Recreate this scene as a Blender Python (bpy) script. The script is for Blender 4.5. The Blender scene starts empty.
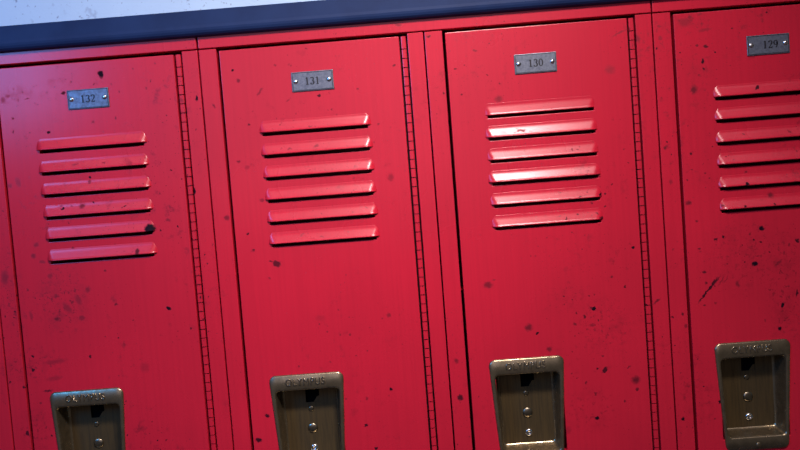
import bpy, bmesh, math, random
from mathutils import Vector, Matrix
random.seed(7)
C = bpy.context.scene.collection
TOP = 1800.0            # height of the door tops above the floor, mm; every Y below counts down from there
S = 0.001

# paint wear on each locker front: (x, y down from door top, radius x, radius y, angle, strength), mm
WEAR = {
  132:[(-134,19,4.1,5.7,16,0.85),(-187,40,2.7,2.7,-4,0.7),(-236,44,2.0,1.4,-4,0.6),(-223,53,1.8,1.4,-4,0.6),(-263,38,4.1,2.7,26,0.3),(-270,43,4.1,5.4,-4,0.3),(-74,42,2.0,2.7,-4,0.4),(-212,91,2.2,2.2,-4,0.9),(-259,69,1.6,2.4,-4,0.55),(-260,87,1.6,2.4,-4,0.55),(-151,82,3.4,1.4,26,0.4),(-119,79,1.6,2.4,-4,0.5),(-111,44,1.4,1.4,-4,0.5),(-86,232,7.5,6.8,6,0.95),(-106,263,3.5,5.2,-4,0.65),(-72,343,3.8,2.7,-24,1),(-227,346,4.8,4.1,-4,0.55),(-143,332,2.7,2.4,-4,0.6),(-154,285,2.4,1.6,-4,0.5),(-195,250,2.7,1.6,-4,0.5),(-265,395,2.4,1.9,-4,0.85),(-267,414,2.4,2.2,-4,0.75),(-186,401,1.9,2.2,-4,0.7),(-282,437,1.9,1.9,-4,0.7),(-301,429,1.6,1.6,-4,0.7),(-284,502,2.7,4.1,-4,0.7),(-293,284,6.8,12.2,-4,0.4),(-176,194,4.8,4.1,16,0.55),(-203,195,1.8,1.8,-4,0.8),(-191,193,1.8,1.4,-4,0.6),(-179,137,6.8,2.0,6,0.35),(-163,162,2.7,4.1,-4,0.45),(-250,257,4.1,4.1,-4,0.45),(-239,266,5.4,2.7,-4,0.35),(-245,242,4.1,4.1,-4,0.4),(-230,286,4.1,4.1,-4,0.35),(-211,332,5.4,10.9,36,0.35),(-195,322,5.4,9.5,26,0.35),(-180,309,4.1,5.4,-4,0.4),(-192,347,5.4,4.1,-4,0.4),(-225,314,2.7,4.1,-4,0.4),(-262,339,2.7,8.2,6,0.3),(-263,303,2.0,2.7,-4,0.5),(-284,332,2.0,2.0,-4,0.7),(-298,337,1.6,1.6,-4,0.7),(-273,159,4.1,4.1,-4,0.35),(-261,155,4.1,8.2,16,0.3),(-235,405,19.0,4.1,4,0.3),(-238,428,13.6,4.1,6,0.25),(-249,445,8.2,2.0,4,0.6),(-51,155,1.6,1.9,-4,0.7),(-69,185,1.6,2.4,-4,0.5),(-61,222,4.1,2.7,-4,0.4),(-73,235,1.6,1.6,-4,0.7),(-59,10,1.4,1.6,-4,0.4),(-7,61,2.0,3.8,-4,0.85),(-22,185,2.0,4.8,-4,0.8),(-12,103,1.4,1.4,-4,0.6),(-112,422,8.2,8.2,-4,0.2)],
  131:[(15,73,2.0,4.1,26,0.5),(19,225,4.4,4.4,-4,0.5),(-12,336,1.6,1.6,-4,0.6),(-21,417,3.3,3.3,-4,0.6),(45,28,2.0,2.2,-4,0.95),(51,42,3.0,3.4,-4,0.5),(79,59,2.0,8.2,-39,0.4),(146,7,2.7,1.6,-4,0.5),(102,25,2.0,2.0,-4,0.4),(124,27,1.8,1.8,-4,0.4),(158,70,2.0,1.8,-4,0.7),(116,73,4.1,1.6,31,0.35),(262,38,2.0,1.6,-4,0.6),(211,66,1.8,1.6,-4,0.5),(174,90,1.8,1.6,-4,0.5),(60,102,1.8,1.8,-4,0.6),(42,150,3.0,2.4,-4,0.5),(53,159,4.1,3.4,-4,0.25),(69,205,4.1,2.7,-4,0.4),(246,188,5.4,6.1,-4,0.35),(235,115,2.7,1.6,-4,0.45),(82,293,6.1,4.4,-19,0.65),(74,289,4.1,1.6,-4,0.6),(51,272,2.7,2.7,-4,0.55),(46,249,1.6,1.8,-4,0.7),(70,312,2.0,1.8,-4,0.4),(229,375,3.8,3.8,-4,0.4),(51,502,3.4,2.0,-24,0.75),(36,535,4.8,3.3,-4,0.75),(224,477,2.3,2.0,-4,0.85),(186,525,3.0,1.9,-4,0.8),(190,488,2.2,3.3,-4,0.45),(197,558,2.7,2.0,-4,0.75),(113,139,4.1,1.6,-4,0.4),(149,138,4.1,2.0,36,0.4),(143,111,3.4,1.6,-4,0.4),(120,256,4.1,2.0,41,0.3),(147,260,3.4,2.0,-4,0.35),(100,436,1.6,2.0,-4,0.5),(138,169,2.7,1.4,-4,0.4),(135,372,8.2,5.4,-4,0.15),(272,-15,6.1,2.4,-4,0.4)],
  130:[(372,27,4.1,1.6,-4,0.45),(311,3,3.8,2.2,-4,0.6),(399,94,6.1,5.4,-4,0.4),(367,344,7.5,5.4,-4,0.5),(375,337,2.7,1.6,-4,0.4),(418,406,6.1,6.1,-4,0.55),(429,415,2.0,2.0,-4,0.85),(508,387,2.4,2.4,26,0.85),(495,397,2.0,2.7,-4,0.65),(504,409,4.1,2.7,-4,0.4),(481,406,2.7,2.7,-4,0.5),(484,391,1.6,1.6,-4,0.6),(513,403,1.6,1.6,-4,0.6),(300,358,4.8,4.4,-4,0.35),(316,445,4.1,4.1,-4,0.5),(318,496,4.1,4.1,-4,0.7),(292,528,2.0,2.0,-4,0.65),(444,438,4.6,4.1,-4,0.5),(566,307,2.2,2.2,-4,0.9),(527,232,2.0,2.7,-4,0.9),(526,264,2.7,2.2,-4,0.7),(559,489,6.8,6.5,-4,0.6),(560,502,2.4,2.7,-4,0.6),(551,470,3.4,1.4,31,0.6),(518,472,2.7,5.4,-44,0.7),(516,453,2.7,1.4,-4,0.5),(594,383,1.6,6.8,-54,0.55),(552,360,1.8,2.2,-4,0.7),(535,345,1.8,1.8,-4,0.5),(508,469,2.0,1.6,-4,0.7),(503,504,2.0,3.4,-4,0.5),(503,538,3.4,2.4,-4,0.8),(491,488,1.6,2.7,-4,0.5),(462,552,5.4,6.8,-4,0.25),(542,517,2.0,2.0,-4,0.6),(584,506,1.6,1.6,-4,0.5),(566,19,13.6,1.6,21,0.35),(550,67,8.2,6.8,-4,0.25),(589,28,4.1,8.2,16,0.4),(611,-8,4.1,5.4,-4,0.2),(580,387,1.6,1.4,-4,0.7),(537,-7,6.8,2.7,-24,0.35),(509,-13,4.1,2.7,-4,0.3)],
  129:[(660,102,5.4,6.8,-4,0.55),(679,46,3.1,2.7,-4,0.65),(674,65,1.6,3.8,-4,0.75),(675,75,1.4,1.6,-4,0.7),(668,83,2.0,2.0,-4,0.4),(743,106,1.8,3.4,-34,0.75),(644,253,4.8,3.8,-4,0.55),(617,177,2.7,2.7,-4,0.6),(651,187,2.0,2.0,-4,0.7),(669,214,2.2,2.0,-4,0.55),(622,223,2.7,3.4,-4,0.35),(740,295,4.4,3.3,-4,0.8),(729,342,4.6,3.8,-4,0.9),(678,305,3.0,2.2,-4,0.75),(660,348,3.0,2.2,-4,0.65),(688,302,1.8,1.8,-4,0.8),(729,310,2.0,1.8,-4,0.8),(738,313,1.8,1.8,-4,0.7),(724,301,1.8,1.8,-4,0.6),(655,316,2.4,1.8,-4,0.6),(654,278,2.7,2.0,-4,0.5),(787,315,2.7,2.7,-4,0.7),(763,401,2.4,4.1,-24,0.85),(783,386,1.6,5.4,-4,0.7),(758,433,2.4,3.3,-4,0.8),(662,363,2.3,2.0,-4,0.6),(658,393,2.0,2.0,-4,0.6),(704,368,3.0,5.4,16,0.45),(760,343,2.7,8.2,-54,0.45),(722,233,3.0,2.7,-4,0.8),(754,251,4.8,4.8,16,0.55),(723,217,2.7,1.6,-4,0.6),(689,260,2.7,2.0,-4,0.5),(718,263,2.0,1.8,-4,0.8),(757,263,2.0,1.8,-4,0.8),(722,166,1.6,1.6,-4,0.7),(722,146,1.6,1.6,-4,0.6),(620,548,2.3,2.3,-4,0.95),(676,515,2.7,2.0,-4,0.95),(671,528,2.3,2.7,-4,0.8),(605,421,2.7,2.7,-4,0.95),(614,406,1.6,1.6,-4,0.8),(628,403,1.6,2.0,-4,0.7),(631,420,2.7,2.7,-4,0.45),(686,525,6.8,2.7,36,0.35),(662,375,1.5,20.4,-40,0.75),(671,365,2.2,10.9,-38,0.7),(678,359,1.0,9.5,-34,0.5),(683,361,1.0,9.5,-32,0.45),(689,360,1.0,6.8,-29,0.45),(653,12,10.9,6.8,-4,0.3),(660,6,4.1,2.7,-4,0.4),(679,24,10.9,2.7,6,0.3),(674,3,4.1,2.0,-4,0.3),(619,15,3.4,2.7,-4,0.35),(620,30,2.7,4.1,-4,0.3),(778,114,2.7,4.1,-4,0.3),(673,391,2.0,1.6,-4,0.4),(765,422,2.7,1.6,36,0.5),(774,510,1.4,1.4,-4,0.6),(747,379,1.6,1.6,-4,0.6),(776,319,1.6,2.7,-4,0.5),(767,419,4.1,1.4,-4,0.4),(738,420,1.6,1.6,-4,0.5)],
}
GRIME = {   # patches of scuffed, dotted grime, same layout
 132: [(-217, 320, 44, 61, 0, 1), (-271, 407, 68, 34, 0, 0.8), (-249, 38, 24, 16, 0, 0.7), (-285, 302, 19, 82, 0, 0.8), (-184, 165, 48, 41, 0, 0.35), (-273, 498, 27, 41, 0, 0.7)],
 131: [(57, 156, 16, 14, 0, 0.5), (95, 511, 41, 34, 0, 0.2), (152, 157, 54, 41, 0, 0.3)],
 130: [(522, 410, 44, 48, 0, 0.8), (592, 37, 24, 38, 0, 0.6), (494, 526, 54, 41, 0, 0.5), (470, 372, 54, 27, 0, 0.3)],
 129: [(660, 12, 35, 19, 0, 0.9), (716, 329, 68, 68, 0, 0.6), (767, 381, 34, 109, 0, 0.8), (669, 90, 20, 41, 0, 0.5), (622, 26, 16, 34, 0, 0.7), (644, 523, 27, 54, 0, 0.5)],
}

# ------------------------------------------------------------------ helpers
def link(name, bm, mat, parent=None, smooth=False, normals=True):
    if normals: bmesh.ops.recalc_face_normals(bm, faces=bm.faces)
    me = bpy.data.meshes.new(name); bm.to_mesh(me); bm.free()
    me.materials.append(mat)
    if smooth:
        for p in me.polygons: p.use_smooth = True
    o = bpy.data.objects.new(name, me); C.objects.link(o)
    if parent is not None: o.parent = parent
    return o

def add_box(bm, x0, x1, y0, y1, z0, z1):
    """box in mm"""
    v = [bm.verts.new((x*S, y*S, z*S)) for x in (x0, x1) for y in (y0, y1) for z in (z0, z1)]
    for f in ((0,1,3,2),(4,6,7,5),(0,4,5,1),(2,3,7,6),(0,2,6,4),(1,5,7,3)):
        bm.faces.new([v[i] for i in f])

def bevel(o, w, seg=2, ang=40):
    m = o.modifiers.new('bevel', 'BEVEL'); m.width = w*S; m.segments = seg
    m.limit_method = 'ANGLE'; m.angle_limit = math.radians(ang); m.harden_normals = False
    return o

def Z(y): return TOP - y     # mm down from the door top -> mm above the floor

def holed_plate(bm, x0, x1, z0, z1, y0, y1, holes, extra_x=(), extra_z=()):
    """plate x0..x1, z0..z1 between y0 (front) and y1 with rectangular holes"""
    xs = sorted(set([x0, x1] + [h[0] for h in holes] + [h[1] for h in holes] + list(extra_x)))
    zs = sorted(set([z0, z1] + [h[2] for h in holes] + [h[3] for h in holes] + list(extra_z)))
    V = {}
    def v(i, k, s):
        if (i, k, s) not in V:
            V[(i, k, s)] = bm.verts.new((xs[i]*S, (y1 if s else y0)*S, zs[k]*S))
        return V[(i, k, s)]
    def solid(i, k):
        if i < 0 or k < 0 or i >= len(xs)-1 or k >= len(zs)-1: return False
        cx = (xs[i]+xs[i+1])/2; cz = (zs[k]+zs[k+1])/2
        return not any(h[0] < cx < h[1] and h[2] < cz < h[3] for h in holes)
    for i in range(len(xs)-1):
        for k in range(len(zs)-1):
            if not solid(i, k): continue
            for s in (0, 1):
                bm.faces.new([v(i,k,s), v(i+1,k,s), v(i+1,k+1,s), v(i,k+1,s)])
            if not solid(i-1, k): bm.faces.new([v(i,k,0), v(i,k+1,0), v(i,k+1,1), v(i,k,1)])
            if not solid(i+1, k): bm.faces.new([v(i+1,k,0), v(i+1,k+1,0), v(i+1,k+1,1), v(i+1,k,1)])
            if not solid(i, k-1): bm.faces.new([v(i,k,0), v(i+1,k,0), v(i+1,k,1), v(i,k,1)])
            if not solid(i, k+1): bm.faces.new([v(i,k+1,0), v(i+1,k+1,0), v(i+1,k+1,1), v(i,k+1,1)])

def dome(bm, cx, cy, cz, r, h, seg=20, rings=5, slot=False):
    """rivet head bulging towards -y from the plane y = cy (mm)"""
    prev = None
    for k in range(rings+1):
        t = k/rings*math.pi/2
        rr = r*math.cos(t); yy = cy - h*math.sin(t)
        if k == rings:
            c = bm.verts.new((cx*S, yy*S, cz*S))
            for i in range(seg): bm.faces.new([prev[i], prev[(i+1) % seg], c])
        else:
            ring = [bm.verts.new(((cx+rr*math.cos(a))*S, yy*S, (cz+rr*math.sin(a))*S)) for a in [2*math.pi*i/seg for i in range(seg)]]
            if prev:
                for i in range(seg): bm.faces.new([prev[i], prev[(i+1) % seg], ring[(i+1) % seg], ring[i]])
            else:
                bm.faces.new(ring[::-1])
            prev = ring

def lathe_button(bm, cx, cy, cz, prof, seg=24):
    """prof: list of (radius, height towards -y)"""
    prev = None
    for r, h in prof:
        if r < 1e-6:
            c = bm.verts.new((cx*S, (cy-h)*S, cz*S))
            for i in range(seg): bm.faces.new([prev[i], prev[(i+1) % seg], c])
            continue
        ring = [bm.verts.new(((cx+r*math.cos(2*math.pi*i/seg))*S, (cy-h)*S, (cz+r*math.sin(2*math.pi*i/seg))*S)) for i in range(seg)]
        if prev:
            for i in range(seg): bm.faces.new([prev[i], prev[(i+1) % seg], ring[(i+1) % seg], ring[i]])
        prev = ring

# ------------------------------------------------------------------ materials
class N:
    def __init__(s, name):
        s.m = bpy.data.materials.new(name); s.m.use_nodes = True
        s.t = s.m.node_tree; s.b = s.t.nodes['Principled BSDF']
    def n(s, kind, **kw):
        x = s.t.nodes.new(kind)
        for k, v in kw.items(): setattr(x, k, v)
        return x
    def l(s, a, b): s.t.links.new(a, b)
    def math(s, op, a, b=None, clamp=False):
        x = s.n('ShaderNodeMath', operation=op, use_clamp=clamp)
        for i, v in enumerate((a, b)):
            if v is None: continue
            if isinstance(v, (int, float)): x.inputs[i].default_value = v
            else: s.l(v, x.inputs[i])
        return x.outputs[0]
    def noise(s, vec, scale, detail=2, rough=.5, stretch=None):
        if stretch:
            m = s.n('ShaderNodeMapping'); m.inputs['Scale'].default_value = stretch
            s.l(vec, m.inputs['Vector']); vec = m.outputs[0]
        x = s.n('ShaderNodeTexNoise'); x.inputs['Scale'].default_value = scale
        x.inputs['Detail'].default_value = detail; x.inputs['Roughness'].default_value = rough
        s.l(vec, x.inputs['Vector']); return x
    def ramp(s, fac, a, b, lo=0., hi=1.):
        x = s.n('ShaderNodeMapRange', interpolation_type='SMOOTHSTEP')
        x.inputs['From Min'].default_value = a; x.inputs['From Max'].default_value = b
        x.inputs['To Min'].default_value = lo; x.inputs['To Max'].default_value = hi
        s.l(fac, x.inputs['Value']); return x.outputs[0]
    def mix(s, fac, a, b):
        x = s.n('ShaderNodeMix', data_type='RGBA')
        if isinstance(fac, (int, float)): x.inputs[0].default_value = fac
        else: s.l(fac, x.inputs[0])
        for i, v in ((6, a), (7, b)):
            if isinstance(v, tuple): x.inputs[i].default_value = (*v, 1)
            else: s.l(v, x.inputs[i])
        return x.outputs[2]
    def set(s, **kw):
        for k, v in kw.items():
            k = k.replace('_', ' ')
            if isinstance(v, tuple): s.b.inputs[k].default_value = (*v, 1) if len(v) == 3 else v
            elif isinstance(v, (int, float)): s.b.inputs[k].default_value = v
            else: s.l(v, s.b.inputs[k])
        return s
    def bump(s, h, strength, dist=.001):
        x = s.n('ShaderNodeBump'); x.inputs['Strength'].default_value = strength; x.inputs['Distance'].default_value = dist
        s.l(h, x.inputs['Height']); s.l(x.outputs[0], s.b.inputs['Normal'])

def red_paint(name, spots=(), dirty=1.0, patches=()):
    m = N(name)
    pos = m.n('ShaderNodeNewGeometry').outputs['Position']
    # slightly wobbly coordinates so that chips have ragged edges
    w = m.noise(pos, 260, 2)
    sub = m.n('ShaderNodeVectorMath', operation='SUBTRACT'); m.l(w.outputs['Color'], sub.inputs[0]); sub.inputs[1].default_value = (.5, .5, .5)
    sc = m.n('ShaderNodeVectorMath', operation='SCALE'); m.l(sub.outputs[0], sc.inputs[0]); sc.inputs['Scale'].default_value = .0055
    ad = m.n('ShaderNodeVectorMath', operation='ADD'); m.l(pos, ad.inputs[0]); m.l(sc.outputs[0], ad.inputs[1])
    wp = ad.outputs[0]
    # fine chips all over
    big = m.noise(pos, 9, 2).outputs['Fac']
    chip = m.ramp(m.noise(pos, 170, 1, .4).outputs['Fac'], .71, .75)
    chip = m.math('MULTIPLY', chip, m.ramp(big, .42, .6))
    fine = m.ramp(m.noise(pos, 430, 1, .4).outputs['Fac'], .70, .75)
    fine = m.math('MULTIPLY', fine, m.ramp(big, .40, .55))
    chip = m.math('MAXIMUM', chip, m.math('MULTIPLY', fine, .7))
    grime = m.ramp(m.noise(pos, 60, 4, .65).outputs['Fac'], .54, .72, 0, .35)
    grime = m.math('MULTIPLY', grime, m.ramp(big, .45, .65))
    streak = m.ramp(m.noise(pos, 1, 3, .6, stretch=(240, 240, 5)).outputs['Fac'], .35, .7)
    fac = m.math('MAXIMUM', m.math('MULTIPLY', chip, min(.95, .8*dirty)), m.math('MULTIPLY', grime, dirty))
    for (x, y, rx, ry, a, st) in spots:
        mp = m.n('ShaderNodeMapping', vector_type='TEXTURE')
        mp.inputs['Location'].default_value = (x*S, 0, Z(y)*S)
        mp.inputs['Rotation'].default_value = (0, -math.radians(a), 0)
        mp.inputs['Scale'].default_value = (rx*S*1.05, 1000, ry*S*1.05)
        m.l(wp, mp.inputs['Vector'])
        ln = m.n('ShaderNodeVectorMath', operation='LENGTH'); m.l(mp.outputs[0], ln.inputs[0])
        soft = .6 if st > .6 else .3
        fac = m.math('MAXIMUM', fac, m.ramp(ln.outputs['Value'], soft, 1.15, min(1, st*1.25), 0))
    pn = m.math('MAXIMUM', m.ramp(m.noise(pos, 150, 5, .75).outputs['Fac'], .53, .62), m.math('MULTIPLY', m.ramp(m.noise(pos, 45, 4, .7).outputs['Fac'], .45, .7), .45))
    for (x, y, rx, ry, a, st) in patches:
        mp = m.n('ShaderNodeMapping', vector_type='TEXTURE')
        mp.inputs['Location'].default_value = (x*S, 0, Z(y)*S); mp.inputs['Scale'].default_value = (rx*S, 1000, ry*S)
        m.l(pos, mp.inputs['Vector'])
        ln = m.n('ShaderNodeVectorMath', operation='LENGTH'); m.l(mp.outputs[0], ln.inputs[0])
        fac = m.math('MAXIMUM', fac, m.math('MULTIPLY', pn, m.ramp(ln.outputs['Value'], .3, 1.1, st*.6, 0)))
    tone = m.noise(pos, 5, 3).outputs['Fac']
    base = m.mix(m.ramp(tone, .3, .7), RED_A, RED_B)
    base = m.mix(m.math('MULTIPLY', streak, .22), base, RED_C)
    col = m.mix(fac, base, (.008, .002, .007))
    m.set(Base_Color=col, Roughness=m.math('ADD', m.ramp(tone, .3, .7, .25, .30), m.math('MULTIPLY', fac, .4)), Specular_IOR_Level=m.math('SUBTRACT', .42, m.math('MULTIPLY', fac, .34)))
    m.bump(m.noise(pos, 900, 2).outputs['Fac'], .06, .0004)
    return m.m

def metal(name, col, col2, rough, metallic=1.0, scale=60, stretch=None, amount=.6, bump=.05):
    m = N(name)
    pos = m.n('ShaderNodeNewGeometry').outputs['Position']
    f = m.noise(pos, 1 if stretch else scale, 4, .65, stretch=stretch).outputs['Fac']
    m.set(Base_Color=m.mix(m.ramp(f, .5-amount/2, .5+amount/2), col, col2), Metallic=metallic,
          Roughness=m.ramp(f, .3, .7, rough-.05, rough+.08))
    m.bump(m.noise(pos, 500, 2).outputs['Fac'], bump, .0005)
    return m.m

def plain(name, col, rough=.6, col2=None, scale=20, spec=.5, **kw):
    m = N(name)
    pos = m.n('ShaderNodeNewGeometry').outputs['Position']
    f = m.noise(pos, scale, 5, .6).outputs['Fac']
    m.set(Base_Color=m.mix(m.ramp(f, .3, .7), col, col2 or tuple(c*.85 for c in col)), Roughness=rough, Specular_IOR_Level=spec, **kw)
    return m.m

RED_A, RED_B, RED_C = (.55, .013, .033), (.48, .011, .029), (.36, .008, .023)
M_red = red_paint('red_paint')
M_reds = {k: red_paint('red_paint_%d' % k, v, {132: 1.5, 131: .6, 130: .9, 129: 1.6}[k], GRIME[k]) for k, v in WEAR.items()}
M_dark = plain('dark_plinth_and_gaps', (.03, .004, .008), .7)
M_cup = metal('worn_bronzed_steel', (.37, .30, .19), (.17, .135, .08), .30, metallic=.9, scale=90, bump=.1)
M_back = metal('brown_back_plate', (.13, .088, .036), (.06, .042, .019), .45, metallic=.6, stretch=(300, 300, 18))
M_rivet = metal('rivet_steel', (.34, .29, .20), (.20, .17, .12), .30, scale=200)
M_letter = metal('highlit_raised_letters', (.62, .55, .42), (.30, .26, .20), .24, scale=220)  # paler than the cup metal: edge highlights put into the colour
M_plate = metal('brushed_grey_plate', (.20, .22, .26), (.09, .10, .13), .42, metallic=.6, scale=240)
M_screw = metal('bright_screw', (.85, .85, .82), (.7, .7, .68), .16, scale=100)
M_black = plain('recess_shade_black', (.002, .002, .003), .9, spec=.05)
M_ink_shade = plain('black_ink_and_shade', (.008, .008, .012), .5)
M_trim = plain('dark_slate_trim', (.012, .028, .085), .6, (.009, .020, .064), 15, spec=.15)

# pale wall with tiny dark speckles
def wall_mat():
    m = N('pale_speckled_wall')
    pos = m.n('ShaderNodeNewGeometry').outputs['Position']
    sp = m.ramp(m.noise(pos, 210, 2, .5).outputs['Fac'], .64, .74)
    sp2 = m.ramp(m.noise(pos, 45, 3, .6).outputs['Fac'], .62, .75, 0, .5)
    t = m.mix(m.noise(pos, 12, 4).outputs['Fac'], (.46, .60, .70), (.38, .50, .62))
    m.set(Base_Color=m.mix(m.math('MAXIMUM', m.math('MULTIPLY', sp, .7), sp2), t, (.16, .18, .26)), Roughness=.6)
    m.bump(m.noise(pos, 300, 3).outputs['Fac'], .15, .001)
    return m.m
M_wall = wall_mat()
M_floor = plain('grey_floor_tile', (.11, .10, .10), .4)
M_ceil = plain('off_white_ceiling', (.5, .5, .5), .8)

# ------------------------------------------------------------------ locker pieces (local x 0..305 mm, z above floor, y into the locker)
ROWS = [116.5 + 30.25*k for k in range(6)]
CUPX = 108.9
def empty(name, loc):
    o = bpy.data.objects.new(name, None); C.objects.link(o); o.location = loc; o.empty_display_size = .1
    return o

def make_body(t):
    bm = bmesh.new()
    z0, z1 = 90, Z(-50)
    add_box(bm, .9, 2.1, 15, 380, z0, z1); add_box(bm, 302.9, 304.1, 15, 380, z0, z1)
    add_box(bm, 2.1, 302.9, 378.8, 380, z0, z1)
    add_box(bm, 2.1, 302.9, 15, 378.8, z0, z0+1.2); add_box(bm, 2.1, 302.9, 15, 378.8, z1-1.2, z1)
    add_box(bm, 2.1, 302.9, 15, 378.8, Z(350), Z(350)+1.2)      # hat shelf
    return link('body', bm, M_red, t)

def make_frame(t, jx=24.6):
    bm = bmesh.new()
    zt = Z(-3.0)
    add_box(bm, 1.0, jx, .3, 14.4, 60, zt)
    add_box(bm, 282.8, 304.1, .3, 14.4, 60, zt)
    add_box(bm, jx, 282.8, .3, 14.4, 60, 104)
    o = link('door_frame', bm, M_red, t)
    return bevel(o, .7)

def make_base(t):
    bm = bmesh.new(); add_box(bm, .9, 304.1, 40, 378, 0, 89.5)
    return link('plinth', bm, M_dark, t)

DX1 = 271.4
def make_door(t, DX0=28.4):
    bm = bmesh.new()
    holes = [(78, 220.5, Z(y+2.3), Z(y-12)) for y in ROWS]
    holes.append((CUPX-45.5, CUPX+45.5, Z(581), Z(462)))
    holed_plate(bm, DX0, DX1, 108, Z(.2), 0, 12.4, holes)
    o = link('door', bm, M_red, t)
    return bevel(o, .8, 3)

def softmin(a, b, k):
    h = max(k-abs(a-b), 0)/k
    return min(a, b)-h*h*k*.25

def make_louver(d, ztop, tan_a, name='louver'):
    """hood pressed out of the door; origin at its own top edge"""
    bm = bmesh.new()
    X0 = 73.4
    us = []
    x = 0
    edge = [0, .5, 1, 1.6, 2.3, 3, 3.8, 4.6, 5.4, 6.2, 7, 8, 9, 10.2, 11.6, 13.5, 16]
    us = edge + [16+(152.4-32)*k/12 for k in range(1, 12)] + [152.4-e for e in edge[::-1]]
    vs = [0, .6, 1.2, 1.9, 2.7, 3.6, 5, 7, 9, 11, 13, 14, 14.8, 15.4, 16.0, 16.5, 17.0, 17.3]
    rows = []
    for v in vs:
        r = []
        for u in us:
            du = min(u, 152.4-u)
            a = tan_a*(v-3) if v > 6 else tan_a*v*v/12
            b = .95*du if du > 2 else .95*du*du/4+.95*du/2
            h = softmin(a, b, 6.0) if a > 0 and b > 0 else 0
            h = max(h, 0)
            if h > .4 and v > 14.8: h += min(v-14.8, 1.2)*.30
            if v > 16.0: h -= (v-16.0)**2*.45
            r.append(bm.verts.new(((X0+u-0)*S, -(max(h, 0)+.12 if h > 0 else -.35)*S, -v*.92*S)))
        rows.append(r)
    lip = [bm.verts.new((q.co.x, min(q.co.y+.0014, .0008), q.co.z-.0002)) for q in rows[-1]]
    rows.append(lip)
    for a, b in zip(rows, rows[1:]):
        for i in range(len(a)-1):
            bm.faces.new([a[i], b[i], b[i+1], a[i+1]])
    o = link(name, bm, M_red, d, smooth=True)
    # outward (towards -y) normals, wall thickness inwards
    me = o.data
    if sum(p.normal.y for p in me.polygons) > 0: me.flip_normals()
    m = o.modifiers.new('sheet', 'SOLIDIFY'); m.thickness = .8*S; m.offset = -1
    o.location = (0, 0, ztop*S)
    return o

def make_hinge(t):
    """long piano hinge: rolled knuckles with flattened faces"""
    bm = bmesh.new()
    x0, x1, c = 273.8, 280.6, 1.3
    zz = Z(.5); first = True
    while zz > 112:
        L = 17.5 if first else 12.35
        top, bot = zz, zz-L+1.2; first = False
        if bot < 110: break
        prof = [(x0, 5.5), (x0, .9+c), (x0+.4, .9+.4), (x0+c, .9), (x1-c, .9), (x1-.4, .9+.4), (x1, .9+c), (x1, 5.5)]
        A = [bm.verts.new((x*S, y*S, top*S)) for x, y in prof]; B = [bm.verts.new((x*S, y*S, bot*S)) for x, y in prof]
        for i in range(8): bm.faces.new([A[i], A[(i+1) % 8], B[(i+1) % 8], B[i]])
        bm.faces.new(A); bm.faces.new(B[::-1])
        zz -= L
    o = link('hinge', bm, M_red, t)
    bm = bmesh.new(); add_box(bm, 275.5, 278.8, 3, 4.6, 112, Z(1.2))
    link('hinge_pin', bm, M_dark, o)
    bm = bmesh.new(); add_box(bm, 270.8, 282.7, 12.6, 14.2, 106, Z(1.2))
    link('hinge_gap_shade', bm, M_dark, o)  # dark backing strip, paints in the shade of the gaps around the knuckles
    return o

def trap_loop(bm, hw_t, hw_b, yt, yb, r, y, n=7):
    """rounded trapezoid centred on CUPX from yt (top, mm down) to yb at depth y; r corner radius"""
    pts = []
    cs = [(CUPX-hw_t, yt, 1, 1), (CUPX-hw_b, yb, 1, -1), (CUPX+hw_b, yb, -1, -1), (CUPX+hw_t, yt, -1, 1)]
    start = {0: 270, 1: 180, 2: 90, 3: 0}   # image-plane angles
    for k, (cx, cy, sx, sy) in enumerate(cs):
        ox, oy = cx+sx*r, cy+sy*r
        for i in range(n+1):
            t = i/n*math.pi/2
            if k == 0: px, py = ox-r*math.sin(t), oy-r*math.cos(t)
            elif k == 1: px, py = ox-r*math.cos(t), oy+r*math.sin(t)
            elif k == 2: px, py = ox+r*math.sin(t), oy+r*math.cos(t)
            else: px, py = ox+r*math.cos(t), oy-r*math.sin(t)
            pts.append(bm.verts.new((px*S, y*S, Z(py)*S)))
    return pts

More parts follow.
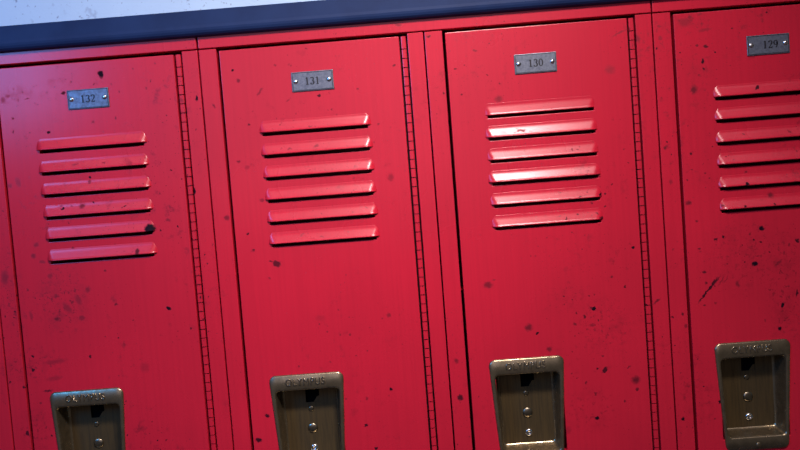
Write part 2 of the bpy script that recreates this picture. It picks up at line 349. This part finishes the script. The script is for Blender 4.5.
def make_cup(t):
    bm = bmesh.new()
    L = [trap_loop(bm, 51.4, 43.4, 447.0, 597.6, 9, 1.2),
         trap_loop(bm, 51.4, 43.4, 447.0, 597.6, 9, -.2),
         trap_loop(bm, 50.9, 42.9, 447.6, 597.1, 8.7, -1.3),
         trap_loop(bm, 49.9, 42.2, 448.9, 596.2, 8.2, -2.3),
         trap_loop(bm, 45.6, 40.8, 466.6, 581.0, 6.2, -2.2),
         trap_loop(bm, 44.7, 40.2, 468.2, 579.6, 6.0, -1.7),
         trap_loop(bm, 43.9, 39.6, 469.2, 578.6, 6.0, -.4),
         trap_loop(bm, 43.2, 39.2, 469.9, 578.0, 6.0, 3),
         trap_loop(bm, 41.2, 38.4, 471.4, 576.8, 6.0, 16),
         trap_loop(bm, 39.8, 37.6, 472.2, 575.8, 5.6, 21),
         trap_loop(bm, 38.4, 36.4, 473.4, 574.2, 5.0, 23.6),
         trap_loop(bm, 36.0, 34.4, 475.6, 571.8, 4.0, 24.6)]
    for a, b in zip(L, L[1:]):
        for i in range(len(a)):
            j = (i+1) % len(a)
            bm.faces.new([a[i], a[j], b[j], b[i]])
    o = link('recessed_handle', bm, M_cup, t, smooth=True)
    o['label'] = 'bronzed metal recessed pull'
    # back plate with the latch opening
    bm = bmesh.new()
    hx0, hx1, hz0, hz1 = 102.2, 121.4, Z(493.5), Z(476)
    holed_plate(bm, CUPX-35.6, CUPX+35.6, Z(573), Z(474), 23.9, 25.2, [(hx0, hx1, hz0, hz1+4)])
    b = link('back_plate', bm, M_back, o); b['label'] = 'brown brushed back plate'
    bm = bmesh.new()       # corner tab of the latch seen through the opening
    vs = [(113, 493.4), (121.3, 493.4), (121.3, 485), (118, 486)]
    f = [bm.verts.new((x*S, .0246, Z(y)*S)) for x, y in vs]; g = [bm.verts.new((x*S, .0256, Z(y)*S)) for x, y in vs]
    bm.faces.new(f); bm.faces.new(g[::-1])
    for i in range(4): bm.faces.new([f[i], f[(i+1) % 4], g[(i+1) % 4], g[i]])
    link('latch', bm, M_back, o)
    bm = bmesh.new(); add_box(bm, 96, 128, 27, 45, Z(500), Z(467)); link('latch_hole_shade', bm, M_black, o)  # black block paints in the shade inside the latch opening
    bm = bmesh.new(); lathe_button(bm, 108.6, 24, Z(502.5), [(3.6, 0), (3.5, .8), (3.0, 1.4), (2.2, 1.6), (0, 1.2)]); link('rivet', bm, M_rivet, o, smooth=True)
    bm = bmesh.new(); lathe_button(bm, 108.9, 24, Z(530.0), [(6.9, 0), (6.8, 1.0), (6.2, 1.7), (4.5, 2.3), (2, 2.6), (0, 2.7)]); link('rivet', bm, M_rivet, o, smooth=True)
    bm = bmesh.new(); lathe_button(bm, 109.0, 24, Z(558.6), [(5.2, 0), (5.1, 1.2), (4.2, 2.2), (2.6, 2.4), (1.8, 1.5), (0, 1.3)]); link('rivet', bm, M_screw, o, smooth=True)
    bm = bmesh.new(); lathe_button(bm, 110.0, -2.0, Z(590.4), [(3.7, 0), (3.6, .5), (2.8, 1.1), (1.2, 1.3), (0, 1.2)]); link('screw', bm, M_cup, o, smooth=True)
    # raised lettering
    cu = bpy.data.curves.new('txt', 'FONT'); cu.body = 'OLYMPUS'; cu.size = .0126; cu.extrude = .0005; cu.bevel_depth = .00022
    cu.align_x = 'CENTER'; cu.align_y = 'CENTER'; cu.space_character = 1.12
    to = bpy.data.objects.new('txt', cu); C.objects.link(to)
    dg = bpy.context.evaluated_depsgraph_get(); me = bpy.data.meshes.new_from_object(to.evaluated_get(dg))
    bpy.data.objects.remove(to); me.name = 'lettering'
    xs = [v.co.x for v in me.vertices]; ys = [v.co.y for v in me.vertices]
    sx = .0545/(max(xs)-min(xs)); sy = .0098/(max(ys)-min(ys)); mx = (max(xs)+min(xs))/2; my = (max(ys)+min(ys))/2
    for v in me.vertices:
        x, y, z = v.co
        v.co = ((x-mx)*sx+107.3*S, -.0027-z, (y-my)*sy+Z(457.2)*S)
    me.flip_normals() if False else None
    me.materials.clear(); me.materials.append(M_letter)
    lo = bpy.data.objects.new('lettering', me); C.objects.link(lo); lo.parent = o
    return o

def make_plate(t):
    bm = bmesh.new()
    add_box(bm, 123.0, 179.6, -1.5, 0, Z(63.2), Z(36.9))
    o = bevel(link('number_plate', bm, M_plate, t), .9, 3); o['label'] = 'small grey metal number plate'
    bm = bmesh.new()          # thin dark outline: the plate's shadow line put into the colour
    for a in ((124.2, 178.4, 37.9, 38.6), (124.2, 178.4, 61.4, 62.1), (124.2, 124.9, 38.6, 61.4), (177.7, 178.4, 38.6, 61.4)):
        add_box(bm, a[0], a[1], -1.75, -1.4, Z(a[3]), Z(a[2]))
    link('shadow_border', bm, M_ink_shade, o)
    for x in (128.6, 173.7):
        bm = bmesh.new(); dome(bm, x, -1.4, Z(49.6), 3.3, 2.0); link('rivet', bm, M_screw, o, smooth=True)
    return o

# engraved serif digits: strokes of (x, y, half width) on a 6 x 10 grid
def arc(cx, cy, rx, ry, a0, a1, w0, w1, n=14):
    out = []
    for i in range(n+1):
        t = math.radians(a0+(a1-a0)*i/n)
        out.append((cx+rx*math.cos(t), cy+ry*math.sin(t), w0+(w1-w0)*abs(math.cos(t))))
    return out
DIG = {
 '1': [[(3, 9.9, .75), (3, .3, .75)], [(1.2, .25, .25), (4.8, .25, .25)], [(1.1, 8.5, .25), (2.9, 9.7, .5)]],
 '0': [arc(3, 5, 2.3, 4.7, 0, 360, .25, .72, 28)],
 '2': [arc(2.9, 7.2, 2.1, 2.5, 170, -35, .3, .75), [(4.8, 6.2, .7), (3, 3.2, .4), (.7, .7, .3)], [(.6, .5, .55), (5.3, .5, .55)], [(5.2, .5, .3), (5.5, 1.9, .2)]],
 '3': [arc(2.8, 7.5, 1.9, 2.2, 160, -80, .3, .7), arc(2.7, 2.75, 2.3, 2.6, 85, -160, .3, .8)],
 '9': [arc(3, 6.8, 2.2, 2.9, 0, 360, .25, .72, 24), arc(2.2, 5.9, 3.0, 5.6, 12, -75, .3, .7)],
}
def ribbon(bm, pts, ox, oz, s, y0, y1):
    n = len(pts); A = []; B = []
    for i, (x, y, w) in enumerate(pts):
        a = pts[max(i-1, 0)]; b = pts[min(i+1, n-1)]
        dx, dy = b[0]-a[0], b[1]-a[1]; l = math.hypot(dx, dy) or 1; w = w*1.2+.1
        nx, ny = -dy/l*w, dx/l*w
        A.append((x+nx, y+ny)); B.append((x-nx, y-ny))
    def mk(p, y): return bm.verts.new(((ox+p[0]*s)*S, y*S, (oz+p[1]*s)*S))
    a0 = [mk(p, y0) for p in A]; b0 = [mk(p, y0) for p in B]; a1 = [mk(p, y1) for p in A]; b1 = [mk(p, y1) for p in B]
    for i in range(n-1):
        bm.faces.new([a0[i], a0[i+1], b0[i+1], b0[i]]); bm.faces.new([a0[i], a1[i], a1[i+1], a0[i+1]])
        bm.faces.new([b0[i], b0[i+1], b1[i+1], b1[i]])
    bm.faces.new([a0[0], b0[0], b1[0], a1[0]]); bm.faces.new([a0[-1], a1[-1], b1[-1], b0[-1]])
def make_number(plate, text, cx):
    bm = bmesh.new()
    s = .98; adv = 6.9
    for k, ch in enumerate(text):
        for st in DIG[ch]: ribbon(bm, st, cx+(k-1.5)*adv+.5, Z(54.8), s, -1.72, -1.3)
    return link('number', bm, M_ink_shade, plate, normals=False)

def make_locker():
    t = empty('locker', (0, 0, 0))
    make_body(t); make_frame(t); make_base(t)
    d = make_door(t)
    for k, y in enumerate(ROWS): make_louver(d, Z(y-18.0), .375)
    make_hinge(t); make_cup(t); make_plate(t)
    return t

def dup(root, x):
    r = root.copy(); C.objects.link(r); r.location = (x*S, 0, 0)
    for ch in list(root.children):
        c = ch.copy(); C.objects.link(c); c.parent = r
        for g in list(ch.children):
            q = g.copy(); C.objects.link(q); q.parent = c
    return r

proto = make_locker()
bpy.context.view_layer.update()
LOCK = [
 (-610, None, 'red metal locker at the far left, only its narrow right frame strip in view'),
 (-305, '132', 'red metal locker whose grey plate reads 132, leftmost with a door in view'),
 (0, '131', 'red metal locker with plate 131, between lockers 132 and 130'),
 (305, '130', 'red metal locker with plate 130 and strong white glints on its vents'),
 (610, '129', 'scratched dark red metal locker with plate 129, cut off by the right edge'),
]
LAMP = (.475, -.82, 2.44)
def GL(k, off):
    """how far (degrees) one vent is pressed out more than the rest"""
    z = (Z(ROWS[k])+9)*S
    need = (math.degrees(math.atan2(LAMP[2]-z, -LAMP[1]))+math.degrees(math.atan2(1.605-z, 1.085)))/2
    return -(need-math.degrees(math.atan(.405))-off)
TILT = {'132': [0, .3, -.2, .2, 0, .1], '131': [.1, -.2, .2, 0, .2, -.1], '130': [GL(0, 6.2), GL(1, .6), GL(2, 4.2), GL(3, 0.8), GL(4, 4.6), GL(5, 6)], '129': [-2.6, -2.4, -2.6, -2.3, -2.5, -2.7]}
NUMX = {'132': 151.0, '131': 151.0, '130': 151.5, '129': 154.0}
lockers = []
for i, (x, num, lab) in enumerate(LOCK):
    if i: lockers.append(dup(proto, x))
    else: lockers.append(proto)
proto.location = (LOCK[0][0]*S, 0, 0)
for r, (x, num, lab) in zip(lockers, LOCK):
    r['label'] = lab; r['category'] = 'locker'; r['group'] = 'row of red lockers'
    mat = M_reds[int(num)] if num else M_reds[132]
    for ch in r.children:
        for o in [ch]+list(ch.children):
            if o.type == 'MESH' and o.data.materials and o.data.materials[0] == M_red:
                o.material_slots[0].link = 'OBJECT'; o.material_slots[0].material = mat
            if o.name.startswith('louver') and num:
                k = round((Z(o.location.z/S)+18.0-ROWS[0])/30.25)
                o.rotation_euler.x = math.radians(TILT[num][k])
        if num == '130' and ch.name.startswith('number_plate'): ch.location.x = -.0050
        if num == '130' and ch.name.startswith('recessed_handle'): ch.location.x = -.0025
        if num == '130' and ch.name.startswith('door') and not ch.name.startswith('door_frame'):
            for o in ch.children: o.location.x = -.0015
        if num == '129' and ch.name.startswith('door') and not ch.name.startswith('door_frame'):
            for o in ch.children: o.location.x = .0018
        if ch.name.startswith('number_plate') and num: make_number(ch, num, NUMX[num])

# ------------------------------------------------------------------ rails above the doors
def rail(x0, x1, label, mat):
    bm = bmesh.new(); add_box(bm, x0, x1, -.6, 13.5, Z(-4.4), Z(-52))
    o = bevel(link('top_rail', bm, mat), 1.0, 3)
    o['label'] = label; o['category'] = 'rail'; o['group'] = 'red rails over the locker doors'
rail(-610, -1.2, 'red metal rail above the door of locker 132, left of the first joint', M_reds[132])
rail(1.2, 609.0, 'long red metal rail spanning lockers 131 and 130 under the dark trim', M_reds[131])
rail(611.0, 915, 'red metal rail above locker 129 at the top right corner', M_reds[129])

# ------------------------------------------------------------------ the setting
def struct(o): o['kind'] = 'structure'; return o
bm = bmesh.new()      # dark strip with a rolled lower edge
prof = [(-.6, -19.8), (-4, -20.2), (-7.2, -21.6), (-9.6, -24.0), (-10.8, -27.0), (-11.2, -30), (-10.4, -34), (-9.2, -53.2), (-8.6, -53.9), (-.6, -53.9)]
A = [bm.verts.new((-1.2, y*S, Z(z)*S)) for y, z in prof]; B = [bm.verts.new((1.6, y*S, Z(z)*S)) for y, z in prof]
for i in range(len(prof)):
    j = (i+1) % len(prof); bm.faces.new([A[i], A[j], B[j], B[i]])
bm.faces.new(A); bm.faces.new(B[::-1])
struct(link('trim_1', bm, M_trim))
bm = bmesh.new()      # wall behind the lockers, stepping out over them
prof = [(-7, Z(-54.1)), (-7, 2700), (520, 2700), (520, 0), (382, 0), (382, Z(-54.1))]
A = [bm.verts.new((-1.2, y*S, z*S)) for y, z in prof]; B = [bm.verts.new((1.6, y*S, z*S)) for y, z in prof]
for i in range(len(prof)):
    j = (i+1) % len(prof); bm.faces.new([A[i], A[j], B[j], B[i]])
bm.faces.new(A); bm.faces.new(B[::-1])
struct(link('wall_back', bm, M_wall))
bm = bmesh.new(); add_box(bm, -1200, 1600, -2200, 520, -60, 0); struct(link('floor', bm, M_floor))
bm = bmesh.new(); add_box(bm, -1200, 1600, -2200, 520, 2700, 2740); struct(link('ceiling', bm, M_ceil))

# ------------------------------------------------------------------ light
def area(name, loc, target, sx, sy, power, col, spread=180):
    l = bpy.data.lights.new(name, 'AREA'); l.shape = 'RECTANGLE'; l.size = sx; l.size_y = sy
    l.energy = power; l.color = col; l.spread = math.radians(spread)
    o = bpy.data.objects.new(name, l); C.objects.link(o); o.location = loc
    d = Vector(target)-Vector(loc); o.rotation_euler = d.to_track_quat('-Z', 'Y').to_euler()
    return o
area('ceiling_lamp', LAMP, (.15, 0, 1.38), .27, .13, 4.8, (1, .88, .86), 82)
area('blue_fill', (-.95, -1.15, 2.14), (-.25, 0, 1.75), .5, .5, 13, (.05, .33, 1))  # added blue fill, no real window; tints the upper left
area('front_fill', (.02, -2.15, 2.02), (.10, 0, 1.6), 1.5, 1.0, 4.0, (.92, .80, 1))  # added soft fill from behind the camera, lifts the doors and cups
area('ceiling_panel', (.30, -1.08, 2.69), (.30, -1.08, 0), 2.2, .5, 7, (1, .84, .95))  # added unseen overhead fill, gives the louvers a pale sheen
w = bpy.data.worlds.new('world'); bpy.context.scene.world = w; w.use_nodes = True
w.node_tree.nodes['Background'].inputs[0].default_value = (.56, .5, .5, 1)
w.node_tree.nodes['Background'].inputs[1].default_value = .10

# ------------------------------------------------------------------ camera, solved from the locker grid
cam = bpy.data.cameras.new('camera'); cam.sensor_width = 36; cam.lens = 36; cam.clip_start = .01
co = bpy.data.objects.new('camera', cam); C.objects.link(co)
R = [[0.9969401530764138, -0.0760511353394001, -0.018070860454475677], [0.07691594254734412, 0.995611897638314, 0.0532999724492338], [0.013938040250714719, -0.0545268199570053, 0.9984150223926651]]
def ax(k, s): return Vector((R[0][k]*s, R[2][k]*s, -R[1][k]*s))
r_, u_, b_ = ax(0, 1), ax(1, -1), ax(2, -1)
co.matrix_world = Matrix(((r_.x, u_.x, b_.x, .27331), (r_.y, u_.y, b_.y, -1.08489), (r_.z, u_.z, b_.z, 1.8-.19503), (0, 0, 0, 1)))
sc = bpy.context.scene; sc.camera = co
sc.view_settings.view_transform = 'Standard'; sc.view_settings.look = 'None'
sc.view_settings.exposure = 0; sc.view_settings.gamma = 1; sc.view_settings.use_curve_mapping = False
